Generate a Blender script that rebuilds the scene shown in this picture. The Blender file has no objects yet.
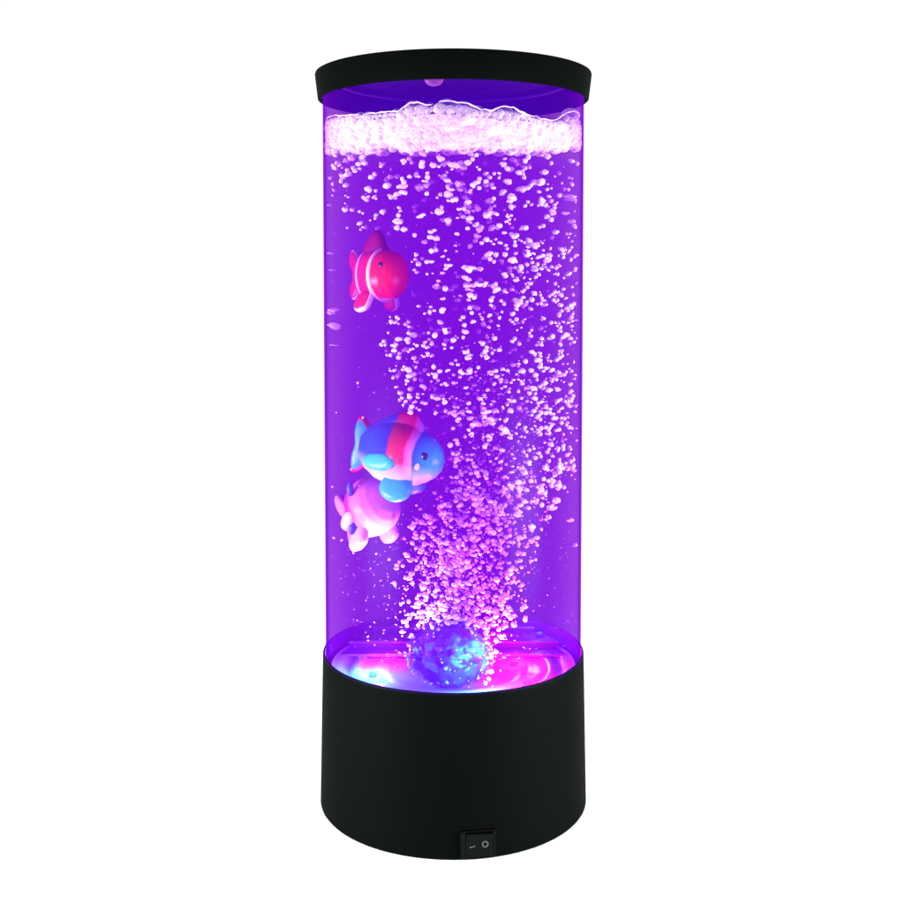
import bpy, bmesh, math, random
from mathutils import Vector, Matrix
random.seed(7)
S = bpy.context.scene
C = S.collection
PI = math.pi
R = math.radians

# ------------------------------------------------------------------ camera
F, D, ZC, P = 1158.7, 0.4497, 0.20394, R(3)          # focal (px of a 904 px picture), distance, height, pitch
CY, CX = 280 + F * math.tan(P), 453.3
cam = bpy.data.objects.new('camera', bpy.data.cameras.new('camera'))
C.objects.link(cam)
cam.location = (0, -D, ZC)
cam.rotation_euler = (R(90) - P, 0, 0)
cam.data.sensor_width = 36
cam.data.lens = F / 904 * 36
cam.data.shift_x = (452 - CX) / 904
cam.data.shift_y = (CY - 452) / 904
cam.data.clip_start = 0.01
cam.data.clip_end = 100
S.camera = cam


def at(u, v, y):
    """world point that lies at depth y behind pixel (u, v)"""
    a, b = (u - CX) / F, (v - CY) / F
    dy = math.cos(P) - b * math.sin(P)
    dz = -math.sin(P) - b * math.cos(P)
    t = (y + D) / dy
    return Vector((a * t, y, ZC + dz * t))


# ------------------------------------------------------------------ materials
def new_mat(name):
    m = bpy.data.materials.new(name)
    m.use_nodes = True
    return m, m.node_tree.nodes, m.node_tree.links


def plastic(name, col, rough=0.4, spec=0.5, bump=0.0, scale=600, coat=0.0, sss=0.0):
    m, n, l = new_mat(name)
    b = n['Principled BSDF']
    b.inputs['Base Color'].default_value = (*col, 1)
    b.inputs['Roughness'].default_value = rough
    b.inputs['Specular IOR Level'].default_value = spec
    b.inputs['Coat Weight'].default_value = coat
    b.inputs['Subsurface Weight'].default_value = sss
    b.inputs['Subsurface Scale'].default_value = 0.003
    if bump:
        tc = n.new('ShaderNodeTexCoord')
        nz = n.new('ShaderNodeTexNoise')
        nz.inputs['Scale'].default_value = scale
        nz.inputs['Detail'].default_value = 4
        bp = n.new('ShaderNodeBump')
        bp.inputs['Strength'].default_value = bump
        bp.inputs['Distance'].default_value = 0.0004
        l.new(tc.outputs['Object'], nz.inputs['Vector'])
        l.new(nz.outputs['Fac'], bp.inputs['Height'])
        l.new(bp.outputs['Normal'], b.inputs['Normal'])
    return m


def glow_volume(name, absorb, equil, surface=False):
    """absorb per metre and the colour a long path of it settles at (emission in place of scattered light)"""
    m, n, l = new_mat(name)
    n.remove(n['Principled BSDF'])
    out = n['Material Output']
    mx = max(absorb)
    dens = mx * 1.0
    ab = n.new('ShaderNodeVolumeAbsorption')
    ab.inputs['Density'].default_value = dens
    ab.inputs['Color'].default_value = (*[1 - a / dens for a in absorb], 1)
    em = n.new('ShaderNodeEmission')
    e = [a * q for a, q in zip(absorb, equil)]
    k = max(e)
    em.inputs['Color'].default_value = (*[x / k for x in e], 1)
    em.inputs['Strength'].default_value = k
    ad = n.new('ShaderNodeAddShader')
    l.new(ab.outputs[0], ad.inputs[0])
    l.new(em.outputs[0], ad.inputs[1])
    l.new(ad.outputs[0], out.inputs['Volume'])
    if surface:
        tr = n.new('ShaderNodeBsdfTransparent')
        gl = n.new('ShaderNodeBsdfGlossy')
        gl.inputs['Roughness'].default_value = 0.25
        mi = n.new('ShaderNodeMixShader')
        mi.inputs['Fac'].default_value = 0.0005
        l.new(tr.outputs[0], mi.inputs[1])
        l.new(gl.outputs[0], mi.inputs[2])
        l.new(mi.outputs[0], out.inputs['Surface'])
    return m


def film(name, col, centre=0.12, edge=0.95, power=0.35, rough=0.15):
    """soap-like bubble skin: clear in the middle, pale at the rim"""
    m, n, l = new_mat(name)
    b = n['Principled BSDF']
    b.inputs['Base Color'].default_value = (*col, 1)
    b.inputs['Roughness'].default_value = rough
    b.inputs['Specular IOR Level'].default_value = 0.8
    lw = n.new('ShaderNodeLayerWeight')
    lw.inputs['Blend'].default_value = power
    mr = n.new('ShaderNodeMapRange')
    mr.inputs['To Min'].default_value = centre
    mr.inputs['To Max'].default_value = edge
    l.new(lw.outputs['Facing'], mr.inputs['Value'])
    tr = n.new('ShaderNodeBsdfTransparent')
    mi = n.new('ShaderNodeMixShader')
    l.new(mr.outputs[0], mi.inputs['Fac'])
    l.new(tr.outputs[0], mi.inputs[1])
    l.new(b.outputs[0], mi.inputs[2])
    l.new(mi.outputs[0], n['Material Output'].inputs['Surface'])
    return m


M = {}
M['black'] = plastic('black_plastic', (0.0008, 0.0012, 0.0011), 0.65, 0.010, bump=0.12, scale=1800)
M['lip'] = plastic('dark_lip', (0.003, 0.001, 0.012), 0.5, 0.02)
M['inner'] = plastic('inner_collar', (0.55, 0.10, 0.62), 0.25, 0.5)  # violet light on the base's inner wall put into its colour
M['band_step'] = plastic('band_violet', (0.50, 0.10, 0.72), 0.25, 0.6, bump=0.3, scale=160)
M['streak_bar'] = plastic('streak_pink', (1.0, 0.50, 0.75), 0.15, 0.9)
M['slot'] = plastic('slot_black', (0.0008, 0.0008, 0.0008), 0.6, 0.02)
M['switch'] = plastic('switch_black', (0.0014, 0.0018, 0.0018), 0.45, 0.04)
M['mark'] = plastic('mark_grey', (0.035, 0.038, 0.038), 0.6, 0.1)
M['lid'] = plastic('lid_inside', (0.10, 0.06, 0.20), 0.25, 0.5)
M['water'] = glow_volume('glow_water', (35, 56, 31), (0.192, 0.003, 0.75))  # LED light scattered in the water put in as emission
M['headspace_glow'] = glow_volume('glow_air', (24, 44, 22), (0.040, 0.0, 0.42))  # added volume, gives the space above the foam its violet glow
M['wall'] = glow_volume('acrylic', (170, 300, 140), (0.15, 0.002, 0.60), surface=True)  # violet edge glow put into the wall as emission
M['bubble'] = film('bubble_skin', (0.99, 0.97, 0.99), 0.78, 1.0, 0.40, 0.12)
M['bubble'].node_tree.nodes['Principled BSDF'].inputs['Metallic'].default_value = 0.25
M['foam'] = plastic('foam_white', (0.86, 0.72, 0.94), 0.4, 0.4, bump=1.0, scale=700)
M['foam_bubble'] = film('foam_bubble', (0.97, 0.95, 0.98), 0.04, 1.0, 0.30)
M['big_bubble'] = film('big_bubble', (1.0, 0.97, 1.0), 0.02, 1.0, 0.22, 0.06)
M['pink_bubble'] = film('pink_bubble', (0.95, 0.40, 0.75), 0.12, 1.0, 0.28, 0.08)


# ------------------------------------------------------------------ helpers
def finish(name, bm, mats, parent=None, smooth=True, loc=None):
    me = bpy.data.meshes.new(name)
    bmesh.ops.recalc_face_normals(bm, faces=bm.faces)
    bm.to_mesh(me)
    bm.free()
    if smooth:
        for p in me.polygons:
            p.use_smooth = True
    for m in (mats if isinstance(mats, (list, tuple)) else [mats]):
        me.materials.append(m)
    o = bpy.data.objects.new(name, me)
    C.objects.link(o)
    if parent:
        o.parent = parent
    if loc is not None:
        o.location = loc
    return o


def tag(o, label=None, cat=None, group=None, kind=None):
    for k, v in (('label', label), ('category', cat), ('group', group), ('kind', kind)):
        if v:
            o[k] = v
    return o


def thing(name, loc, label, cat, group=None):
    o = bpy.data.objects.new(name, None)
    o.empty_display_size = 0.01
    C.objects.link(o)
    o.location = loc
    return tag(o, label, cat, group)


def lathe(prof, n=160, closed=True, bm=None, mat=0):
    """revolve a list of (r, z); closed joins last to first; r=0 collapses"""
    bm = bm or bmesh.new()
    rings = []
    for r, z in prof:
        if r < 1e-7:
            rings.append([bm.verts.new((0, 0, z))])
        else:
            rings.append([bm.verts.new((r * math.cos(2 * PI * i / n), r * math.sin(2 * PI * i / n), z)) for i in range(n)])
    k = len(rings)
    for j in range(k if closed else k - 1):
        a, b = rings[j], rings[(j + 1) % k]
        if len(a) == 1 and len(b) == 1:
            continue
        for i in range(n):
            i2 = (i + 1) % n
            if len(a) == 1:
                f = bm.faces.new((a[0], b[i2], b[i]))
            elif len(b) == 1:
                f = bm.faces.new((a[i], a[i2], b[0]))
            else:
                f = bm.faces.new((a[i], a[i2], b[i2], b[i]))
            f.material_index = mat
    return bm


def edge_split(o, ang=35):
    m = o.modifiers.new('edges', 'EDGE_SPLIT')
    m.split_angle = R(ang)
    return o


def box(bm, c, s, rot=None, mat=0, bevel=0.0):
    r = bmesh.ops.create_cube(bm, size=1.0)
    vs = r['verts']
    for v in vs:
        v.co = Vector((v.co.x * s[0], v.co.y * s[1], v.co.z * s[2]))
    fs = {f for v in vs for f in v.link_faces}
    for f in fs:
        f.material_index = mat
    if bevel:
        es = list({e for v in vs for e in v.link_edges})
        rr = bmesh.ops.bevel(bm, geom=es, offset=bevel, segments=2, affect='EDGES', profile=0.5)
        vs = list({v for f in rr['faces'] for v in f.verts} | {v for v in vs if v.is_valid})
        for v in vs:
            for f in v.link_faces:
                f.material_index = mat
    for v in vs:
        co = v.co.copy()
        if rot:
            co = rot @ co
        v.co = co + Vector(c)
    return vs


# unit sphere cache for fast merged bubbles
def unit_ico(sub):
    bm = bmesh.new()
    bmesh.ops.create_icosphere(bm, subdivisions=sub, radius=1.0)
    vs = [v.co.copy() for v in bm.verts]
    fs = [tuple(v.index for v in f.verts) for f in bm.faces]
    bm.free()
    return vs, fs


ICO = {1: unit_ico(1), 2: unit_ico(2), 3: unit_ico(3)}
from mathutils import noise
ODD = [([d * (1 + 0.42 * noise.noise(d * 1.5 + Vector((0, k * 5.7, 0))) + 0.05 * noise.noise(d * 4 + Vector((k * 2.3, 0, 0)))) for d in ICO[2][0]], ICO[2][1]) for k in range(14)]


class Cloud:
    """many small blobs merged into one mesh"""

    def __init__(self):
        self.v, self.f = [], []

    def add(self, p, mat3, sub=2):
        vs, fs = random.choice(ODD) if sub == 'odd' else ICO[sub]
        o = len(self.v)
        self.v += [tuple(mat3 @ c + p) for c in vs]
        self.f += [tuple(i + o for i in f) for f in fs]

    def build(self, name, mat, parent=None):
        me = bpy.data.meshes.new(name)
        me.from_pydata(self.v, [], self.f)
        me.materials.append(mat)
        for p in me.polygons:
            p.use_smooth = True
        o = bpy.data.objects.new(name, me)
        C.objects.link(o)
        o.parent = parent
        return o


def rot_scale(sx, sy, sz, tilt=0.5):
    r = Matrix.Rotation(random.uniform(-tilt, tilt), 3, 'Y') @ Matrix.Rotation(random.uniform(-tilt, tilt), 3, 'X')
    return r @ Matrix.Diagonal((sx, sy, sz))


# ------------------------------------------------------------------ setting
bm = bmesh.new()
bmesh.ops.create_grid(bm, x_segments=4, y_segments=4, size=6)
M['floor'] = plastic('white_studio_floor', (0.92, 0.92, 0.92), 0.8, 0.1)
tag(finish('floor', bm, M['floor']), kind='structure')

w = bpy.data.worlds.new('World')
S.world = w
w.use_nodes = True
w.node_tree.nodes['Background'].inputs['Color'].default_value = (1, 1, 1, 1)
w.node_tree.nodes['Background'].inputs['Strength'].default_value = 1.12

Z1, Z2, Z3 = 0.05931, 0.27236, 0.28246
RB0, RB1, RC0, RC1, RT = 0.0523, 0.05109, 0.0518, 0.05286, 0.0500
ZF = 0.0510                                     # floor of the tank

# ------------------------------------------------------------------ the lamp
lamp = thing('aquarium_lamp', (0, 0, 0), 'tall cylindrical tank lamp with black base and cap glowing violet', 'lamp')

# base: outer wall with a rectangular opening for the switch
PHI = math.atan2(0.0087, 0.0514)                # direction of the switch from the front (-Y) towards +X
SWA, SWZ0, SWZ1 = 0.0063 / 0.052, 0.0012, 0.0108   # half angle, bottom, top of the opening


def ang_pt(a, r, z):                            # a = angle from -Y towards +X
    return (r * math.sin(a), -r * math.cos(a), z)


angs = sorted([PHI - SWA, PHI + SWA] + [PHI + SWA + (2 * PI - 2 * SWA) * i / 150 for i in range(1, 150)] + [PHI - SWA + 2 * SWA * i / 8 for i in range(1, 8)])
zr = [0.0, 0.0005, SWZ0, 0.0064, SWZ1, 0.02, 0.03, 0.04, 0.05, Z1 - 0.0006]


def rb(z):
    return RB0 + (RB1 - RB0) * z / Z1 - (0.0004 if z == 0 else 0)


bm = bmesh.new()
grid = [[bm.verts.new(ang_pt(a, rb(z), z)) for a in angs] for z in zr]
n = len(angs)
for j in range(len(zr) - 1):
    for i in range(n):
        i2 = (i + 1) % n
        am = (angs[i] + (angs[i2] if i2 else angs[i] + (angs[0] + 2 * PI - angs[-1]))) / 2 if i2 else angs[i]
        if i2 and abs(am - PHI) < SWA and SWZ0 - 1e-6 < (zr[j] + zr[j + 1]) / 2 < SWZ1:
            continue
        bm.faces.new((grid[j][i], grid[j][i2], grid[j + 1][i2], grid[j + 1][i]))
# rounded lip, inner wall down to the tank floor
prof = [(RB1 - 0.00005, Z1 - 0.0003), (RB1 - 0.0003, Z1), (RT + 0.0003, Z1), (RT + 0.0002, Z1 - 0.0006), (RT + 0.0002, ZF - 0.004), (0, ZF - 0.004)]
prev = grid[-1]
for r, z in prof:
    ring = [bm.verts.new(ang_pt(a, r, z)) for a in angs] if r > 0 else [bm.verts.new((0, 0, z))]
    for i in range(n):
        i2 = (i + 1) % n
        f = bm.faces.new((prev[i], prev[i2], ring[i2], ring[i]) if r > 0 else (prev[i], prev[i2], ring[0]))
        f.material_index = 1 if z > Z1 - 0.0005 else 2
    prev = ring
bm.faces.new(grid[0][::-1])
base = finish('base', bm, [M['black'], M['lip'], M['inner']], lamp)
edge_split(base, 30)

# switch
bm = bmesh.new()
rot = Matrix.Rotation(PHI, 3, 'Z')
sc = Vector(ang_pt(PHI, 0.0520, (SWZ0 + SWZ1) / 2))
H = SWZ1 - SWZ0
Wd = 0.0126
box(bm, sc + rot @ Vector((0, 0.0040, 0)), (Wd, 0.0006, H), rot)               # back plate
box(bm, sc + rot @ Vector((0, 0.0014, H / 2 - 0.0003)), (Wd, 0.0048, 0.0006), rot, 1)
box(bm, sc + rot @ Vector((0, 0.0014, -H / 2 + 0.0003)), (Wd, 0.0048, 0.0006), rot)
box(bm, sc + rot @ Vector((-Wd / 2 + 0.0008, 0.0014, 0)), (0.0016, 0.0046, H - 0.0012), rot)
box(bm, sc + rot @ Vector((Wd / 2 - 0.0005, 0.0014, 0)), (0.0010, 0.0046, H - 0.0012), rot)
sw = finish('switch', bm, [M['switch'], M['slot']], base, smooth=False)
bm = bmesh.new()
rk = rot @ Matrix.Rotation(R(-5), 3, 'Z')
rc = sc + rot @ Vector((0.0004, 0.0007, -0.0004))
box(bm, rc, (0.0096, 0.0040, 0.0078), rk, 0, 0.0003)
fy = -0.00206
box(bm, rc + rk @ Vector((-0.0024, fy, -0.0004)), (0.0020, 0.00012, 0.0004), rk @ Matrix.Rotation(R(-14), 3, 'Y'), 1)
nseg = 28
for i in range(nseg):
    a0, a1 = 2 * PI * i / nseg, 2 * PI * (i + 1) / nseg
    q = []
    for a, r in ((a0, 0.0007), (a1, 0.0007), (a1, 0.0012), (a0, 0.0012)):
        q.append(bm.verts.new(rc + rk @ Vector((0.0021 + r * math.cos(a), fy - 0.00005, 0.0004 + r * math.sin(a)))))
    f = bm.faces.new(q)
    f.material_index = 1
finish('rocker', bm, [M['switch'], M['mark']], sw, smooth=False)
# slot line over the switch
bm = bmesh.new()
sl = []
for i in range(13):
    a = PHI - SWA * 1.12 + 2.24 * SWA * i / 12
    for r, z in ((0.0510, 0), (0.05235, 0), (0.05235, 0.0007), (0.0510, 0.0007)):
        sl.append(bm.verts.new(ang_pt(a, r, 0.0112 + z)))
for i in range(12):
    for k in range(4):
        bm.faces.new((sl[4 * i + k], sl[4 * i + (k + 1) % 4], sl[4 * i + 4 + (k + 1) % 4], sl[4 * i + 4 + k]))
finish('switch_slot', bm, M['slot'], base, smooth=False)

# cap
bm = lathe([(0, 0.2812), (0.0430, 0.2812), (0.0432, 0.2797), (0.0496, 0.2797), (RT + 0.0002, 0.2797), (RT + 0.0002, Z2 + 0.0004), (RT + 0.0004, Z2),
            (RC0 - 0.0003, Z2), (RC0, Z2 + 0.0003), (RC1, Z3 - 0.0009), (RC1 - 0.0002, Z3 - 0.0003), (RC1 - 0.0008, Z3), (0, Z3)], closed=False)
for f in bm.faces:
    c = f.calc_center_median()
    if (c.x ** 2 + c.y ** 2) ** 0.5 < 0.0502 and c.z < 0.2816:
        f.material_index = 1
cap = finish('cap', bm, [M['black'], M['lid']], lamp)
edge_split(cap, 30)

bm = lathe([(0.0440 + 0.0008 * math.cos(2 * PI * k / 8), 0.2794 + 0.0007 * math.sin(2 * PI * k / 8)) for k in range(8)])
finish('lid_seam', bm, plastic('pale_seam', (0.75, 0.45, 0.95), 0.3, 0.5), cap)
# clear wall
RI = 0.0491
bm = lathe([(RT, ZF - 0.0035), (RT, 0.2795), (RI, 0.2795), (RI, ZF - 0.0035)])
tube = finish('tube', bm, M['wall'], lamp)
edge_split(tube)
# water: only a volume
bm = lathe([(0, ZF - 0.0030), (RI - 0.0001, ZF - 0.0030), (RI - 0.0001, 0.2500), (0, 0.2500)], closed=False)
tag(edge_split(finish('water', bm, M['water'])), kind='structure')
bm = lathe([(0, 0.2502), (RI - 0.0001, 0.2502), (RI - 0.0001, 0.2794), (0, 0.2794)], closed=False)  # added glowing volume between foam and lid
tag(edge_split(finish('headspace_glow', bm, M['headspace_glow'])), kind='stuff')

# tank floor: shallow ringed tray
m, nn, ll = new_mat('tray')
b = nn['Principled BSDF']
b.inputs['Base Color'].default_value = (0.80, 0.62, 0.86, 1)
b.inputs['Roughness'].default_value = 0.22
b.inputs['Specular IOR Level'].default_value = 0.5
b.inputs['Coat Weight'].default_value = 0.15
b.inputs['Coat Roughness'].default_value = 0.03
tc = nn.new('ShaderNodeTexCoord'); nz = nn.new('ShaderNodeTexNoise'); nz.inputs['Scale'].default_value = 140
bp = nn.new('ShaderNodeBump'); bp.inputs['Strength'].default_value = 0.35; bp.inputs['Distance'].default_value = 0.001
ll.new(tc.outputs['Object'], nz.inputs['Vector']); ll.new(nz.outputs['Fac'], bp.inputs['Height']); ll.new(bp.outputs['Normal'], b.inputs['Normal'])
M['tray'] = m
prof = [(0, ZF)]
for r0, h in ((0.020, 0.0), (0.026, 0.0007), (0.0315, 0.0002), (0.037, 0.0012), (0.041, 0.0004), (0.0445, 0.0018), (0.0478, 0.0026)):
    prof += [(r0 - 0.0012, prof[-1][1]), (r0, ZF + h)]
prof += [(0.0478, ZF - 0.0028), (0, ZF - 0.0028)]
tray = finish('tank_floor', lathe(prof, closed=False), M['tray'], lamp)
edge_split(tray, 50)
BAND_STEPS = ((0.0110, 0.0020), (0.0200, 0.0045), (0.0330, 0.0066))
for yy, hh in BAND_STEPS:                              # straight fronted steps, added to draw the refracted floor rings as level bands
    half = math.sqrt(0.0476 ** 2 - yy ** 2)
    a0 = math.asin(yy / 0.0476)
    pts = [(0.0476 * math.cos(a0 + (PI - 2 * a0) * i / 60), 0.0476 * math.sin(a0 + (PI - 2 * a0) * i / 60)) for i in range(61)]
    bm = bmesh.new()
    lo_ = [bm.verts.new((x, y, ZF - 0.001)) for x, y in pts]
    hi_ = [bm.verts.new((x, y, ZF + hh)) for x, y in pts]
    for i in range(61):
        bm.faces.new((lo_[i], lo_[(i + 1) % 61], hi_[(i + 1) % 61], hi_[i]))
    bm.faces.new(hi_)
    bm.faces.new(lo_[::-1])
    finish('band_step', bm, M['band_step'], tray, smooth=False)
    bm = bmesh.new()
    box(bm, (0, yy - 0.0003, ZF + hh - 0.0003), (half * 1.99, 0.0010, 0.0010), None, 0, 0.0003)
    finish('streak_bar', bm, M['streak_bar'], tray)  # pink bars shaped as the LED reflections along the steps

# LED lenses in the tray, each with its lamp
def lz(y):
    return max([h for yy, h in BAND_STEPS if y > yy - 0.001] + [0])


LEDS = [((-0.031, -0.010), (0.02, 0.75, 1.0), 0.30), ((0.028, -0.020), (1.0, 0.02, 0.16), 0.15), ((0.036, 0.026), (0.02, 0.15, 1.0), 0.40),
        ((0.012, -0.0385), (0.02, 0.75, 1.0), 0.45), ((0.014, 0.032), (1.0, 0.05, 0.40), 0.16), ((-0.026, 0.005), (0.95, 0.05, 0.65), 0.07), ((0.024, 0.004), (1.0, 0.05, 0.30), 0.16)]  # front cyan added to light the ball, last two the pink bars
for k, ((x, y), col, pw) in enumerate(LEDS):
    m, nn, ll = new_mat('led')
    b = nn['Principled BSDF']
    b.inputs['Base Color'].default_value = (*col, 1)
    b.inputs['Emission Color'].default_value = (*col, 1)
    b.inputs['Emission Strength'].default_value = 9
    bm = bmesh.new()
    bmesh.ops.create_uvsphere(bm, u_segments=20, v_segments=10, radius=0.0016)
    for v in bm.verts:
        v.co.z *= 0.5
    o = finish('led_lens', bm, m, tray, loc=(x, y, ZF + 0.0012 + lz(y)))
    ld = bpy.data.lights.new('led', 'POINT')
    ld.energy = pw
    ld.color = col
    ld.shadow_soft_size = 0.002
    lo = bpy.data.objects.new('led_light', ld)
    C.objects.link(lo)
    lo.location = (x, y, ZF + 0.006 + lz(y))

# spots added to light fish and plume from below, as LEDs would
for (x, y), col, pw, aim in (((-0.026, -0.022), (0.85, 1.0, 0.9), 17.0, (-0.025, -0.018, 0.2)), ((-0.0205, -0.036), (0.75, 1.0, 0.9), 12.0, (-0.002, -0.030, 0.2)),
                             ((0.020, -0.026), (1.0, 0.35, 0.60), 15.0, (0.024, -0.026, 0.2)), ((0.004, 0.014), (1.0, 0.2, 0.55), 14.0, (0.006, 0.0, 0.2))):
    ld = bpy.data.lights.new('under_spot', 'SPOT')
    ld.energy = pw
    ld.color = col
    ld.spot_size = R(75)
    ld.spot_blend = 0.8
    ld.shadow_soft_size = 0.002
    lo = bpy.data.objects.new('under_spot', ld)
    C.objects.link(lo)
    lo.location = (x, y, ZF + 0.004 + lz(y))
    lo.rotation_euler = (Vector(aim) - lo.location).to_track_quat('-Z', 'Y').to_euler()

# ------------------------------------------------------------------ rocky bubbler ball
from mathutils import noise
bm = bmesh.new()
bmesh.ops.create_icosphere(bm, subdivisions=5, radius=1.0)
for v in bm.verts:
    d = v.co.normalized()
    k = 1 + 0.10 * noise.noise(d * 3.1) + 0.07 * noise.noise(d * 8.0) + 0.04 * noise.noise(d * 19)
    seam = math.exp(-((d.z - 0.02) / 0.045) ** 2)
    k -= 0.12 * seam
    v.co = Vector((d.x * 0.0146, d.y * 0.0125, d.z * 0.0128)) * k
m, nn, ll = new_mat('blue_coral')
b = nn['Principled BSDF']
b.inputs['Roughness'].default_value = 0.35
tc = nn.new('ShaderNodeTexCoord')
vo = nn.new('ShaderNodeTexVoronoi'); vo.inputs['Scale'].default_value = 230
nz = nn.new('ShaderNodeTexNoise'); nz.inputs['Scale'].default_value = 90; nz.inputs['Detail'].default_value = 5
cr = nn.new('ShaderNodeValToRGB')
cr.color_ramp.elements[0].position = 0.38; cr.color_ramp.elements[0].color = (0.03, 0.05, 0.75, 1)
cr.color_ramp.elements[1].position = 0.62; cr.color_ramp.elements[1].color = (0.08, 0.80, 1.0, 1)
e = cr.color_ramp.elements.new(0.5); e.color = (0.16, 0.05, 0.75, 1)
bp = nn.new('ShaderNodeBump'); bp.inputs['Strength'].default_value = 0.8; bp.inputs['Distance'].default_value = 0.001
for a_, b_ in ((tc.outputs['Object'], vo.inputs['Vector']), (tc.outputs['Object'], nz.inputs['Vector']), (nz.outputs['Fac'], cr.inputs['Fac']),
               (cr.outputs['Color'], b.inputs['Base Color']), (vo.outputs['Distance'], bp.inputs['Height']), (bp.outputs['Normal'], b.inputs['Normal'])):
    ll.new(a_, b_)
M['coral'] = m
rock = finish('bubbler_ball', bm, M['coral'], loc=(at(450, 650, -0.017).x, -0.017, ZF + 0.0120))
tag(rock, 'rough blue bubbler ball sitting on the pink lit tank floor', 'rock ball')


# ------------------------------------------------------------------ fish
def pillow(outline, thick, rings=(1.0, 0.86, 0.6, 0.3), rim=True, sub=6):
    """closed rounded slab from a 2D outline (x, z), smoothed with Catmull-Rom; outer ring gets material 1"""
    n0 = len(outline)
    pts = []
    for i in range(n0):
        p0, p1, p2, p3 = (Vector(outline[(i + k - 1) % n0]) for k in range(4))
        for s in range(sub):
            t = s / sub
            pts.append(0.5 * ((2 * p1) + (p2 - p0) * t + (2 * p0 - 5 * p1 + 4 * p2 - p3) * t * t + (3 * p1 - p0 - 3 * p2 + p3) * t ** 3))
    c = sum(pts, Vector((0, 0))) / len(pts)
    bm = bmesh.new()
    for side in (1, -1):
        prev = None
        for r in rings:
            ring = []
            th = thick * math.sqrt(max(0, 1 - r ** 4)) * side * 0.5 + (side * thick * 0.12)
            for p in pts:
                q = c + (p - c) * r
                ring.append(bm.verts.new((q.x, th, q.y)))
            if prev:
                for i in range(len(pts)):
                    i2 = (i + 1) % len(pts)
                    f = bm.faces.new((prev[i], prev[i2], ring[i2], ring[i]))
                    f.material_index = 1 if (rim and r == rings[1]) else 0
            else:
                first = ring
            prev = ring
        cv = bm.verts.new((c.x, thick * 0.62 * side, c.y))
        for i in range(len(pts)):
            bm.faces.new((prev[i], prev[(i + 1) % len(pts)], cv))
        if side == 1:
            f1 = first
        else:
            for i in range(len(pts)):
                i2 = (i + 1) % len(pts)
                f = bm.faces.new((f1[i], f1[i2], first[i2], first[i]))
                f.material_index = 1 if rim else 0
    return bm


def interp(tab, t):
    for (a, va), (b_, vb) in zip(tab, tab[1:]):
        if t <= b_:
            s = (t - a) / (b_ - a)
            s = s * s * (3 - 2 * s) * 0.5 + s * 0.5
            return va + (vb - va) * s
    return tab[-1][1]


PROF = [(0, 0.34), (0.12, 0.60), (0.3, 0.90), (0.5, 0.99), (0.62, 1.0), (0.75, 0.95), (0.86, 0.80), (0.94, 0.56), (0.98, 0.33), (1.0, 0.0)]


PROFS = {}


def section(L, Hh, Wh, t):
    k = interp(PROFS.get(L, PROF), t)
    return (t - 0.5) * L, Hh * k, Wh * (k if t > 0.5 else k * (0.55 + 0.9 * t)), 0.0


def fish_body(L, Hh, Wh):
    bm = bmesh.new()
    prev = None
    N = 40
    ts = [0.5 - 0.5 * math.cos(PI * i / 44) for i in range(45)]
    for t in ts:
        x, h, w_, zc = section(L, Hh, Wh, t)
        if h < 1e-6:
            cv = bm.verts.new((x, 0, zc))
            for i in range(N):
                bm.faces.new((prev[i], prev[(i + 1) % N], cv))
            break
        ring = [bm.verts.new((x, w_ * math.cos(2 * PI * i / N), zc + h * math.sin(2 * PI * i / N))) for i in range(N)]
        if prev:
            for i in range(N):
                i2 = (i + 1) % N
                bm.faces.new((prev[i], prev[i2], ring[i2], ring[i]))
        else:
            bm.faces.new(ring[::-1])
        prev = ring
    return bm


def band(L, Hh, Wh, t, wid, lift):
    """raised ring round the body"""
    bm = bmesh.new()
    N = 48
    rows = []
    for dt, k in ((-1, 0.97), (-0.8, 1 + lift), (0, 1 + lift * 1.5), (0.8, 1 + lift), (1, 0.97)):
        x, h, w_, zc = section(L, Hh, Wh, t + dt * wid / 2)
        rows.append([bm.verts.new((x - 0.0004 * 0, k * w_ * math.cos(2 * PI * i / N), zc + k * h * math.sin(2 * PI * i / N))) for i in range(N)])
    for a, b_ in zip(rows, rows[1:]):
        for i in range(N):
            i2 = (i + 1) % N
            bm.faces.new((a[i], a[i2], b_[i2], b_[i]))
    return bm


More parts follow.
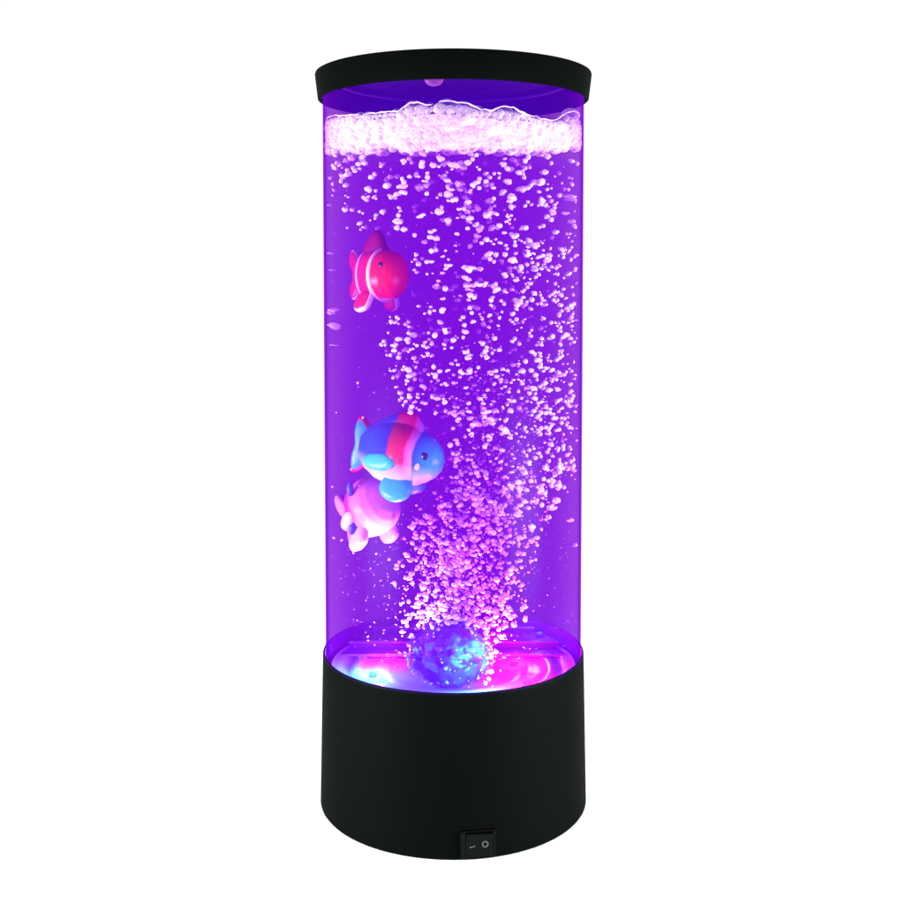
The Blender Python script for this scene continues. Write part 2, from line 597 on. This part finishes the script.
def paint(name, stops, rough=0.3, belly=None):
    """toy paint: colours change along the body (object X), optional belly tone (object Z)"""
    m, n, l = new_mat(name)
    b = n['Principled BSDF']
    b.inputs['Roughness'].default_value = rough
    b.inputs['Specular IOR Level'].default_value = 0.3
    b.inputs['Subsurface Weight'].default_value = 0.05
    b.inputs['Subsurface Scale'].default_value = 0.002
    tc = n.new('ShaderNodeTexCoord')
    sp = n.new('ShaderNodeSeparateXYZ')
    nz = n.new('ShaderNodeTexNoise'); nz.inputs['Scale'].default_value = 180
    ma = n.new('ShaderNodeMath'); ma.operation = 'MULTIPLY_ADD'; ma.inputs[1].default_value = 0.0022
    mr = n.new('ShaderNodeMapRange')
    mr.inputs['From Min'].default_value = -0.016
    mr.inputs['From Max'].default_value = 0.016
    cr = n.new('ShaderNodeValToRGB')
    els = cr.color_ramp.elements
    for i, (x, c) in enumerate(stops):
        pos = (x + 0.016) / 0.032
        e = els[i] if i < 2 else els.new(pos)
        e.position = pos
        e.color = (*c, 1)
    l.new(tc.outputs['Object'], sp.inputs[0])
    l.new(tc.outputs['Object'], nz.inputs['Vector'])
    l.new(nz.outputs['Fac'], ma.inputs[0])
    l.new(sp.outputs['X'], ma.inputs[2])
    l.new(ma.outputs[0], mr.inputs['Value'])
    l.new(mr.outputs[0], cr.inputs['Fac'])
    src = cr.outputs['Color']
    if belly:
        m2 = n.new('ShaderNodeMapRange')
        m2.inputs['From Min'].default_value = belly[0]
        m2.inputs['From Max'].default_value = belly[1]
        l.new(sp.outputs['Z'], m2.inputs['Value'])
        mx = n.new('ShaderNodeMix'); mx.data_type = 'RGBA'
        mx.inputs['A'].default_value = (*belly[2], 1)
        l.new(m2.outputs[0], mx.inputs['Factor'])
        l.new(src, mx.inputs['B'])
        src = mx.outputs['Result']
    l.new(src, b.inputs['Base Color'])
    return m


M['eye'] = plastic('eye_dark', (0.01, 0.005, 0.06), 0.15, 0.6)
M['white_paint'] = plastic('white_paint', (0.88, 0.72, 0.90), 0.3, 0.6)


def rayed(name, col, scale=420):
    m = plastic(name, col, 0.32, 0.5)
    n, l = m.node_tree.nodes, m.node_tree.links
    tc = n.new('ShaderNodeTexCoord')
    wv = n.new('ShaderNodeTexWave')
    wv.bands_direction = 'DIAGONAL'
    wv.inputs['Scale'].default_value = scale
    wv.inputs['Distortion'].default_value = 1.5
    bp = n.new('ShaderNodeBump')
    bp.inputs['Strength'].default_value = 0.12
    bp.inputs['Distance'].default_value = 0.0005
    l.new(tc.outputs['Object'], wv.inputs['Vector'])
    l.new(wv.outputs['Fac'], bp.inputs['Height'])
    l.new(bp.outputs['Normal'], n['Principled BSDF'].inputs['Normal'])
    return m


def make_fish(loc, rz, ry, rx, L, Hh, Wh, body_mat, fin_mat, rim_mat, label, name='toy_fish', band_t=None, band_mat=None,
              dorsal=None, tail=None, pelvic=None, pect=None, eye=(0.80, 0.30), extra=None, tail_mat=None, dorsal_mat=None, pelv_y=0.35, rim2=None):
    t = thing(name, loc, label, 'toy fish', 'toy fish floating in the water')
    t.rotation_euler = (rx, ry, rz)
    finish('body', fish_body(L, Hh, Wh), body_mat, t)
    if band_t:
        finish('head_band', band(L, Hh, Wh, band_t, 0.075, 0.045), band_mat, t)
    if dorsal:
        finish('dorsal_fin', pillow([(x * L, z * Hh) for x, z in dorsal], Wh * 0.42), [dorsal_mat or fin_mat, dorsal_mat or rim_mat], t)
    if tail:
        for s in tail:
            o = finish('tail_fin', pillow([(x * L, z * Hh) for x, z in s], Wh * 0.30), [tail_mat or fin_mat, rim2 or rim_mat], t)
    if pelvic:
        for sgn in (-1, 1):
            o = finish('pelvic_fin', pillow([(x * L, z * Hh) for x, z in pelvic], Wh * 0.34), [fin_mat, rim_mat], t)
            o.location = (0, sgn * Wh * pelv_y, 0)
            o.rotation_euler = (sgn * R(24), 0, 0)
    if pect:
        for sgn in (-1, 1):
            o = finish('side_fin', pillow([(x * L, z * Hh) for x, z in pect], Wh * 0.26), [fin_mat, rim_mat], t)
            o.location = (-0.02 * L, sgn * Wh * 0.93, -0.15 * Hh)
            o.rotation_euler = (sgn * R(12), 0, sgn * R(14))
    x, h, w_, zc = section(L, Hh, Wh, eye[0] if eye else 0.5)
    for sgn in (-1, 1) if eye else ():
        bm = bmesh.new()
        bmesh.ops.create_uvsphere(bm, u_segments=20, v_segments=12, radius=L * 0.044)
        s = eye[1]
        o = finish('eye', bm, M['eye'], t, loc=(x, sgn * w_ * math.sqrt(1 - s * s) * 0.96, zc + h * s))
        o.scale = (1, 0.6, 1)
    if extra:
        extra(t)
    return t


RED = (0.80, 0.012, 0.06)
clown = paint('clown_red', [(-0.016, (0.75, 0.01, 0.10)), (-0.004, (0.72, 0.01, 0.14)), (0.004, RED), (0.016, (0.85, 0.02, 0.05))],
               belly=(-0.0098, -0.0082, (0.95, 0.75, 0.88)))
fin_red = rayed('fin_red', (0.60, 0.008, 0.10))
DORS = [(-0.44, 0.45), (-0.36, 0.95), (-0.22, 1.48), (-0.06, 1.78), (0.04, 1.62), (0.13, 1.15), (0.22, 0.65)]
TAIL2 = [[(-0.36, 0.02), (-0.50, 0.45), (-0.62, 0.95), (-0.72, 0.98), (-0.76, 0.55), (-0.66, 0.05), (-0.5, -0.12)],
         [(-0.36, -0.02), (-0.5, 0.12), (-0.66, -0.15), (-0.76, -0.6), (-0.70, -0.98), (-0.60, -0.9), (-0.48, -0.45)]]
PELV = [(-0.10, -0.70), (-0.20, -1.10), (-0.20, -1.45), (-0.08, -1.58), (0.06, -1.42), (0.10, -1.05), (0.08, -0.70)]
PECT = [(0.06, 0.10), (-0.06, 0.22), (-0.26, 0.12), (-0.34, -0.10), (-0.24, -0.32), (-0.06, -0.28), (0.06, -0.10)]


def mouth(t):
    bm = bmesh.new()
    pts = []
    for i in range(15):
        a = -1.0 + 2.0 * i / 14
        pts.append(Vector((0.0117 - 0.0022 * a * a * 1.2, 0.0046 * a, -0.0028 + 0.0008 * a * a)))
    rings = []
    for i, p in enumerate(pts):
        rings.append([bm.verts.new(p + Vector((0.00035 * math.cos(2 * PI * k / 8), 0, 0.00035 * math.sin(2 * PI * k / 8)))) for k in range(8)])
    for a, b_ in zip(rings, rings[1:]):
        for k in range(8):
            bm.faces.new((a[k], a[(k + 1) % 8], b_[(k + 1) % 8], b_[k]))
    bm.free()
    finish('tail_band', band(0.0228, 0.0093, 0.0086, 0.20, 0.07, 0.05), M['white_paint'], t)


PROFS[0.0325] = [(0, 0.46), (0.10, 0.70), (0.25, 0.90), (0.45, 1.0), (0.60, 0.97), (0.72, 0.84), (0.82, 0.70), (0.92, 0.52), (0.98, 0.30), (1.0, 0.0)]
PROFS[0.0228] = [(0, 0.60), (0.10, 0.80), (0.28, 0.93), (0.5, 1.0), (0.62, 1.0), (0.75, 0.96), (0.86, 0.82), (0.94, 0.58), (0.98, 0.34), (1.0, 0.0)]
TAIL1 = [[(x + 0.09, z) for x, z in o] for o in TAIL2]
f1 = make_fish(at(380, 275, -0.025), R(-40), R(0), R(0), 0.0228, 0.0093, 0.0086, clown, fin_red, M['white_paint'],
               'small red toy fish with a white head ring, floating alone near the top', band_t=0.60, band_mat=M['white_paint'],
               dorsal=DORS, tail=TAIL1, pelvic=PELV, dorsal_mat=plastic('dorsal_maroon', (0.30, 0.004, 0.08), 0.4, 0.4), eye=(0.79, 0.42), extra=mouth)

def cheek(t):
    for sgn in (-1, 1):
        bm = bmesh.new()
        bmesh.ops.create_uvsphere(bm, u_segments=24, v_segments=14, radius=1)
        o = finish('cheek', bm, M['white_paint'], t, loc=(0.0088, sgn * 0.0066, -0.0012))
        o.scale = (0.0020, 0.0016, 0.0024)
        o.rotation_euler = (0, R(20), sgn * R(-25))


BLUE, MAR, CYAN = (0.0, 0.015, 0.42), (0.38, 0.004, 0.05), (0.01, 0.60, 0.90)
tang = paint('blue_paint', [(-0.016, (0.005, 0.10, 0.65)), (-0.002, BLUE), (-0.0012, MAR), (0.0052, (0.6, 0.01, 0.10)), (0.0058, (0.78, 0.10, 0.40)), (0.0080, (0.60, 0.30, 0.8)), (0.0088, (0.005, 0.10, 0.60)), (0.016, CYAN)],
             belly=(-0.0090, -0.0010, (0.45, 0.75, 0.90)))  # pale cyan belly holds the LED light from below as colour
fin_blue = plastic('fin_blue', (0.01, 0.40, 0.75), 0.35, 0.4, bump=0.5, scale=260)
rim_red = rayed('rim_red', (0.75, 0.02, 0.10), 700)
TAIL3 = [[(-0.40, 0.40), (-0.48, 0.78), (-0.57, 0.86), (-0.60, 0.45), (-0.575, 0.0), (-0.60, -0.45), (-0.57, -0.86), (-0.48, -0.78), (-0.40, -0.40)]]
f2 = make_fish(at(402, 454, -0.030), R(-20), R(9), R(0), 0.0325, 0.0122, 0.0108, tang, fin_blue, fin_blue,
               'blue toy fish with a maroon stripe and cyan snout, above the pale pink one',
               dorsal=[(-0.40, 0.50), (-0.28, 0.92), (-0.10, 1.22), (0.05, 1.34), (0.15, 1.14), (0.24, 0.6)], tail=TAIL3, tail_mat=fin_blue, rim2=rim_red,
               pelvic=[(-0.06, -0.70), (-0.12, -1.05), (-0.04, -1.34), (0.12, -1.40), (0.24, -1.15), (0.22, -0.70)], pect=PECT, eye=(0.84, 0.30), pelv_y=0.2,
               dorsal_mat=tang, extra=cheek)

PINK = (0.88, 0.035, 0.32)
pinkm = paint('pink_paint', [(-0.016, (0.95, 0.45, 0.65)), (-0.009, PINK), (0.001, PINK), (0.004, (0.95, 0.30, 0.6)), (0.016, (0.9, 0.3, 0.6))],
              belly=(-0.0105, -0.001, (0.98, 0.86, 0.92)))  # whitish lower half painted in as glow from the LEDs below
fin_pink = rayed('fin_pink', (0.96, 0.70, 0.82))


def patches(t):
    bpy.context.view_layer.update()
    for u, v, sx, sz in ((350, 489, 0.0013, 0.0028), (384, 508, 0.0013, 0.0030), (352, 528, 0.0013, 0.0026)):
        bm = bmesh.new()
        bmesh.ops.create_uvsphere(bm, u_segments=20, v_segments=12, radius=1)
        o = finish('blue_spot', bm, M['spot'], t)
        w_ = at(u, v, t.location.y - 0.0075)
        o.location = t.matrix_world.inverted() @ w_
        o.rotation_mode = 'QUATERNION'
        o.rotation_quaternion = t.matrix_world.to_quaternion().inverted()
        o.scale = (sx, 0.0012, sz)


M['spot'] = plastic('spot_blue', (0.06, 0.10, 0.75), 0.35, 0.4)
f3 = make_fish(at(369, 508, -0.015), R(-42), R(-30), R(0), 0.0240, 0.0112, 0.0104, pinkm, fin_pink, fin_pink,
               'pale pink toy fish tucked behind and below the blue one', dorsal=None, tail=TAIL1, pelvic=[(x * 1.25 - 0.05, z * 0.86) for x, z in PELV], eye=None, extra=patches, pelv_y=0.32, pect=PECT)
FISH = [(f1.location, 0.0165, (340, 412, 230, 316)), (f2.location, 0.018, (350, 449, 413, 502)), (f3.location, 0.016, (331, 402, 478, 549))]

# ------------------------------------------------------------------ rising bubbles
LR = [(150, 325, 583), (200, 332, 583), (232, 345, 583), (262, 400, 583), (300, 398, 583), (340, 378, 583), (380, 392, 580), (420, 408, 580),
      (455, 425, 578), (490, 415, 574), (515, 392, 560), (545, 386, 545), (580, 388, 535), (620, 392, 528), (645, 402, 515), (685, 412, 500)]
DENS = [(150, 2.9), (200, 2.4), (260, 2.3), (300, 2.6), (380, 3.4), (460, 4.0), (500, 4.3), (580, 4.4), (625, 4.8), (650, 2.2), (690, 0.8)]


def lerp(tab, v, k=1):
    for a, b_ in zip(tab, tab[1:]):
        if v <= b_[0]:
            s = max(0, (v - a[0]) / (b_[0] - a[0]))
            return a[k] + (b_[k] - a[k]) * s
    return tab[-1][k]


def clear_of_fish(u, v, p):
    for loc, rad, (x0, x1, y0, y1) in FISH:
        if (p - loc).length < rad:
            return False
        if x0 < u < x1 and y0 < v < y1 and p.y < loc.y + 0.002:
            return False
    if (p - rock.location).length < 0.0150:
        return False
    if abs(u - 450) < 33 and 626 < v < 692 and random.random() < 0.82:
        return False
    return True


cand = []
tries = 0
while len(cand) < 3000 and tries < 90000:
    tries += 1
    v = random.uniform(150, 688)
    if random.random() > lerp(DENS, v) / 5.3:
        continue
    L_, R_ = lerp(LR, v, 1), lerp(LR, v, 2)
    u = random.uniform(L_, R_)
    if v > 480:                                   # denser core low in the plume
        u = L_ + (R_ - L_) * (0.5 + (random.random() + random.random() - 1) * 0.5)
    s = min(1, max(0, (640 - v) / 300))
    y = random.uniform(-0.026 - 0.020 * s, -0.016 + 0.014 * s)
    if random.random() < 0.55:
        y = -0.022 - 0.0265 * s * random.random() ** 0.35 + random.uniform(-.004, .001)
    yw = math.sqrt(max(0, (RI - 0.0028) ** 2 - ((u - CX) / F * 0.42) ** 2))
    y = max(y, -yw + random.uniform(0, .003))
    p = at(u, v, y)
    rad = math.hypot(p.x, p.y)
    top = min(1, max(0, (330 - v) / 180))
    r = random.choice((0.00042, 0.0006, 0.00075, 0.0009, 0.0009)) * random.uniform(0.8, 1.2) * 0.94 * (1 + 0.60 * top * random.random())
    if rad > RI - r * 1.7 or p.z < ZF + 0.002 + r or not clear_of_fish(u, v, p):
        continue
    if (p - rock.location).length < 0.016 and random.random() < 0.4:
        continue
    cand.append((p, r, u, v))
    if random.random() < 0.35:                     # a companion close by
        q = p + Vector((random.uniform(-1, 1), random.uniform(-.6, .6), random.uniform(-1, 1))) * r * 2.1
        if math.hypot(q.x, q.y) < RI - 0.0017 and clear_of_fish(u, v, q):
            cand.append((q, r * random.uniform(0.6, 1.0), u, v))
# strays left of the plume
for _ in range(46):
    u, v = random.uniform(326, 400), random.uniform(250, 560)
    y = random.uniform(-0.03, -0.005)
    p = at(u, v, y)
    if math.hypot(p.x, p.y) < RI - 0.002 and clear_of_fish(u, v, p):
        cand.append((p, random.uniform(0.0003, 0.0006), u, v))

cand.sort(key=lambda c: -(c[1] / (c[0].y + D)) * (1 if c[0].y < -0.01 else 0.6))
big, rest = cand[:270], cand[270:]


def bubble_mesh(k):
    bm = bmesh.new()
    bmesh.ops.create_icosphere(bm, subdivisions=3, radius=1.0)
    for v in bm.verts:
        d = v.co.copy()
        v.co = d * (1 + 0.42 * noise.noise(d * 1.5 + Vector((k * 7.1, 0, 0))) + 0.05 * noise.noise(d * 4 + Vector((0, k * 3.3, 0))))
    me = bpy.data.meshes.new('air_bubble')
    bm.to_mesh(me)
    bm.free()
    for p in me.polygons:
        p.use_smooth = True
    me.materials.append(M['bubble'])
    return me


BM = [bubble_mesh(k) for k in range(14)]


def add_bubble(p, s, label, group, cat='air bubble', me=None, mat=None, name='air_bubble'):
    o = bpy.data.objects.new(name, me or random.choice(BM))
    C.objects.link(o)
    o.location = p
    o.scale = s
    o.rotation_euler = (random.uniform(-.3, .3), random.uniform(-.5, .5), 0)
    return tag(o, label, cat, group)


for p, r, u, v in big:
    wide = random.uniform(1.0, 1.35)
    add_bubble(p, (r * wide, r * 1.0, r * random.uniform(0.72, 1.0)), 'small pale air bubble rising through the violet water',
               'air bubbles rising through the water')
# flat blobs shaped as the glints of refracted bubbles by the wall
for u, v, wpx, hpx in ((334, 310, 11, 3.5), (335, 325, 13, 4.0), (331, 253, 7, 2), (569, 196, 14, 3.0), (571, 221, 9, 3.5), (565, 213, 8, 2.4), (560, 375, 12, 3.5), (566, 400, 13, 3.5),
                       (567, 467, 15, 3), (570, 520, 7, 3.5), (558, 485, 7, 8), (556, 500, 8, 5), (552, 508, 10, 3.6), (332, 312, 9, 5), (333, 326, 12, 5.5), (574, 199, 13, 3.5), (573, 405, 9, 2.2),
                       (330, 205, 6, 2), (329, 270, 7, 1.8), (331, 345, 9, 1.6), (576, 255, 6, 3), (575, 320, 6, 2), (574, 545, 7, 4), (331, 178, 6, 3)):
    x = (u - CX) / F * 0.44
    y = -math.sqrt(max(0, (RI - 0.0035) ** 2 - x * x)) * 0.95
    p = at(u, v, y)
    while math.hypot(p.x, p.y) + wpx * 0.5 / 2700 > RI - 0.0002:
        p.x *= 0.97
    o = add_bubble(p, (wpx / 2700 * .55, 0.0009, hpx / 2700 * .65), 'long flat pale shape standing for a glint at the clear tube wall', 'glint shapes along the tube wall')
    o.rotation_euler = (0, random.uniform(-.08, .08), 0)

cl = Cloud()
for p, r, u, v in rest:
    cl.add(p, rot_scale(r * random.uniform(0.9, 1.35), r, r * random.uniform(0.65, 1.15)), 'odd')
for _ in range(1100):                              # fine specks all through the water
    a = random.uniform(0, 2 * PI); q = (RI - 0.001) * math.sqrt(random.random())
    p = Vector((q * math.cos(a), -abs(q * math.sin(a)), random.choice((random.uniform(ZF + 0.008, 0.247), random.uniform(ZF + 0.008, 0.13)))))
    r = random.uniform(0.00008, 0.00018)
    if all((p - l).length > rr for l, rr, _b in FISH):
        cl.add(p, Matrix.Diagonal((r * 1.3, r, r)), 1)
for _ in range(2200):                             # fizz added inside the plume for its glow of scattered pink light
    v = 690 - 330 * random.random() ** 1.3
    L_, R_ = lerp(LR, v, 1), lerp(LR, v, 2)
    u = L_ + (R_ - L_) * (0.5 + (random.random() + random.random() - 1) * 0.48)
    p = at(u, v, random.uniform(-0.034, -0.008))
    r = random.uniform(0.00012, 0.00026)
    if math.hypot(p.x, p.y) < RI - 0.001 and p.z > ZF + 0.002 and clear_of_fish(u, v, p):
        cl.add(p, rot_scale(r, r, r * 1.5), 1)
# froth of tiny bubbles clinging to the ball
for _ in range(330):
    a = random.uniform(0, 2 * PI); b2 = random.uniform(-1.1, 1.3)
    d = Vector((math.cos(a) * math.cos(b2), -abs(math.sin(a)) * math.cos(b2), math.sin(b2)))
    if abs(d.x) < 0.80 and random.random() < 0.85:
        continue
    p = rock.location + Vector((d.x * 0.0152, d.y * 0.0132, d.z * 0.0132)) * random.uniform(0.98, 1.12)
    if p.z < ZF + 0.001:
        continue
    r = random.uniform(0.00035, 0.0008)
    cl.add(p, rot_scale(r, r, r), 2)
tag(cl.build('bubbles', M['bubble']), 'dense swarm of tiny pale bubbles filling the rising plume', 'bubbles', kind='stuff')

# ------------------------------------------------------------------ foam
def wall_z(tab):
    out = []
    for u, v in tab:
        y = -0.020
        for _ in range(30):                        # where the sight line meets the inside of the wall
            x = at(u, v, y).x
            y = 0.5 * y + 0.5 * -math.sqrt(max(0, (RI - 0.001) ** 2 - x * x))
        p = at(u, v, y)
        out.append((p.x, p.z))
    return out


TOPZ = wall_z(((329, 121), (350, 118), (378, 115.5), (400, 113), (425, 111), (452, 112), (480, 114), (505, 117), (530, 119), (550, 124), (565, 127), (579, 127)))
BOTZ = wall_z(((329, 150), (352, 151), (380, 147), (410, 149), (430, 146), (452, 150), (475, 147), (500, 149), (520, 147), (545, 150), (579, 149)))


def foam_lo(x, y):
    return lerp(BOTZ, x) + 0.09 * max(0, y + math.sqrt(max(0, RI * RI - x * x))) + 0.0011 * noise.noise(Vector((x * 150, y * 90, 1)))


def foam_hi(x, y):
    return lerp(TOPZ, x) + 0.0012 * noise.noise(Vector((x * 90, y * 90, 5)))


bm = bmesh.new()
NR, NA = 14, 120
RFO = RI - 0.0016
lay = {}
for side, fn in ((0, foam_lo), (1, foam_hi)):
    cv = bm.verts.new((0, 0, fn(0, 0)))
    prev = None
    for j in range(1, NR + 1):
        r = RFO * j / NR
        ring = []
        for i in range(NA):
            x, y = r * math.cos(2 * PI * i / NA), r * math.sin(2 * PI * i / NA)
            z = fn(x, y)
            if j == NR:
                z += 0.0012 if side == 0 else -0.0012
            ring.append(bm.verts.new((x, y, z)))
        for i in range(NA):
            i2 = (i + 1) % NA
            bm.faces.new((prev[i], prev[i2], ring[i2], ring[i]) if prev else (cv, ring[i2], ring[i]))
        prev = ring
    lay[side] = prev
for i in range(NA):
    i2 = (i + 1) % NA
    bm.faces.new((lay[0][i], lay[0][i2], lay[1][i2], lay[1][i]))
slab_me = bpy.data.meshes.new('slab')
bm.to_mesh(slab_me)
bm.free()
cl = Cloud()
cl.v = [tuple(v.co) for v in slab_me.vertices]
cl.f = [tuple(p.vertices) for p in slab_me.polygons]
nslab = len(cl.f)
for k in range(1700):
    a = random.uniform(PI, 2 * PI) if k < 2200 else random.uniform(0, PI)
    edge = random.random() < 0.72
    r = random.choice((0.0005, 0.0007, 0.0009, 0.0013, 0.0019)) * random.uniform(0.8, 1.2)
    q = (RI - 0.0002 - r) if edge else RFO * math.sqrt(random.random())
    x, y = q * math.cos(a), q * math.sin(a)
    lo, hi = foam_lo(x, y), foam_hi(x, y)
    z = random.uniform(lo - 0.0006, hi + 0.0002) if edge else random.choice((lo - r * 0.3, hi + r * 0.2))
    cl.add(Vector((x, y, z)), rot_scale(r * random.uniform(1, 1.4), r * 0.8, r * random.uniform(0.7, 1)), 2)
RIDGE = wall_z(((327, 120), (345, 115.5), (365, 114), (385, 112), (398, 111), (404, 107), (410, 103), (418, 102), (425, 104.5), (431, 105), (436, 103.5), (441, 101), (450, 100.5),
                (458, 102.5), (466, 103), (473, 105.5), (482, 109.5), (492, 110.5), (500, 107), (508, 106), (517, 109.5), (528, 115), (540, 118), (552, 121), (560, 117.5), (566, 113), (574, 111), (580, 117)))
for k in range(420):
    x = random.uniform(-0.044, 0.0465)
    yw = -math.sqrt(max(0, (RI - 0.0018) ** 2 - x * x))
    lo_, hi_ = foam_hi(x, yw), lerp(RIDGE, x)
    if hi_ - lo_ < 0.0004:
        continue
    r = min(random.choice((0.0005, 0.0008, 0.0012)), (hi_ - lo_) * 0.5)
    z = random.uniform(lo_, lo_ + (hi_ - lo_) * 0.55)
    cl.add(Vector((x, yw, z)), rot_scale(r * 1.2, r * 0.8, r), 2)
nfroth = len(cl.f)
# wet film that runs along the upper edge of the foam and over its largest bubbles
for (x0, z0), (x1, z1) in zip(RIDGE, RIDGE[1:]):
    nst = max(2, int(math.hypot(x1 - x0, z1 - z0) / 0.00022))
    for i in range(nst):
        t_ = i / nst
        x, z = x0 + (x1 - x0) * t_, z0 + (z1 - z0) * t_
        rr = 0.00024 + 0.00030 * noise.noise(Vector((x * 260, 3, z * 260)))
        if rr < 0.00012:
            continue
        z += 0.0004 * noise.noise(Vector((x * 500, 9, 0)))
        y = -math.sqrt(max(0, (RI - 0.0009) ** 2 - x * x))
        cl.add(Vector((x, y, z)), Matrix.Diagonal((rr, rr, rr)), 1)
foam = cl.build('foam', M['foam'])
foam.data.materials.append(M['foam_bubble'])
foam.data.materials.append(M['bubble'])
for i, p in enumerate(foam.data.polygons):
    p.material_index = 0 if i < nslab else (1 if i < nfroth else 2)
tag(foam, 'thick white foam floating on the violet water under the cap', 'foam', kind='stuff')

bigs = [(414, 110, 8.5, 1), (430.5, 109, 5, 0), (447, 107.5, 8, 0), (462.5, 108.5, 6.5, 0), (477, 112, 5.5, 0), (505, 113, 7, 0), (516, 116, 5, 0), (492, 115, 3.5, 0),
        (571, 117, 8, 0), (564, 120, 5, 0), (579, 125, 6, 0), (536, 119, 3, 0), (328, 121, 5, 0), (396, 114, 4, 0), (560, 127, 4, 0)]
for u, v, rp, pk in bigs:
    v -= 1.5
    x = (u - CX) / F * 0.42
    y = -math.sqrt(max(0, (RI - 0.0040) ** 2 - x * x)) * 0.96
    p = at(u, v, y)
    r = rp / F * (y + D)
    bm = bmesh.new()
    bmesh.ops.create_icosphere(bm, subdivisions=4, radius=1.0)
    o = finish('foam_bubble', bm, M['pink_bubble'] if pk else M['big_bubble'], loc=p)
    k = 0.94 * (RI - 0.0003 - r)
    h = math.hypot(p.x, p.y)
    if h > RI - 0.0003 - r:
        o.location.x *= (RI - 0.0003 - r) / h
        o.location.y *= (RI - 0.0003 - r) / h
    o.scale = (r * 1.15, r, r * 0.92)
    if pk:
        tag(o, 'pink tinted bubble, the largest one standing on the foam', 'foam bubble')
    else:
        tag(o, 'clear round bubble standing proud on top of the foam', 'foam bubble', 'clear bubbles on top of the foam')

# water drop hanging under the cap
bm = bmesh.new()
bmesh.ops.create_icosphere(bm, subdivisions=4, radius=1.0)
p = at(434, 80, -0.040)
o = finish('water_drop', bm, M['pink_bubble'], loc=p)
o.scale = (0.0032, 0.002, 0.0022)
tag(o, 'reddish water drop hanging inside the tube just under the cap', 'water drop')


# ------------------------------------------------------------------ added lamps, out of view
def area(loc, target, size, power, col=(1, 1, 1), sy=None):
    ld = bpy.data.lights.new('fill_lamp', 'AREA')
    ld.energy = power
    ld.color = col
    ld.shape = 'RECTANGLE'
    ld.size = size
    ld.size_y = sy or size
    o = bpy.data.objects.new('fill_lamp', ld)
    C.objects.link(o)
    o.location = loc
    o.rotation_euler = (Vector(target) - Vector(loc)).to_track_quat('-Z', 'Y').to_euler()
    return o


area((-0.36, -0.20, 0.03), (0, 0, 0.17), 0.22, 9.5, (0.90, 1.0, 0.93), sy=0.14)
area((0.36, -0.20, 0.03), (0, 0, 0.17), 0.22, 9.5, (0.90, 1.0, 0.93), sy=0.14)  # low side pair added to whiten the bubbles
area((0, -0.25, 1.5), (0, -0.1, 0), 1.6, 9)  # overhead one added to clear the shadow round the base

S.view_settings.view_transform = 'Standard'
S.view_settings.look = 'None'
S.view_settings.exposure = 0
S.view_settings.gamma = 1
S.cycles.transparent_max_bounces = 64
S.cycles.max_bounces = 8
S.cycles.volume_bounces = 0
S.cycles.use_denoising = True
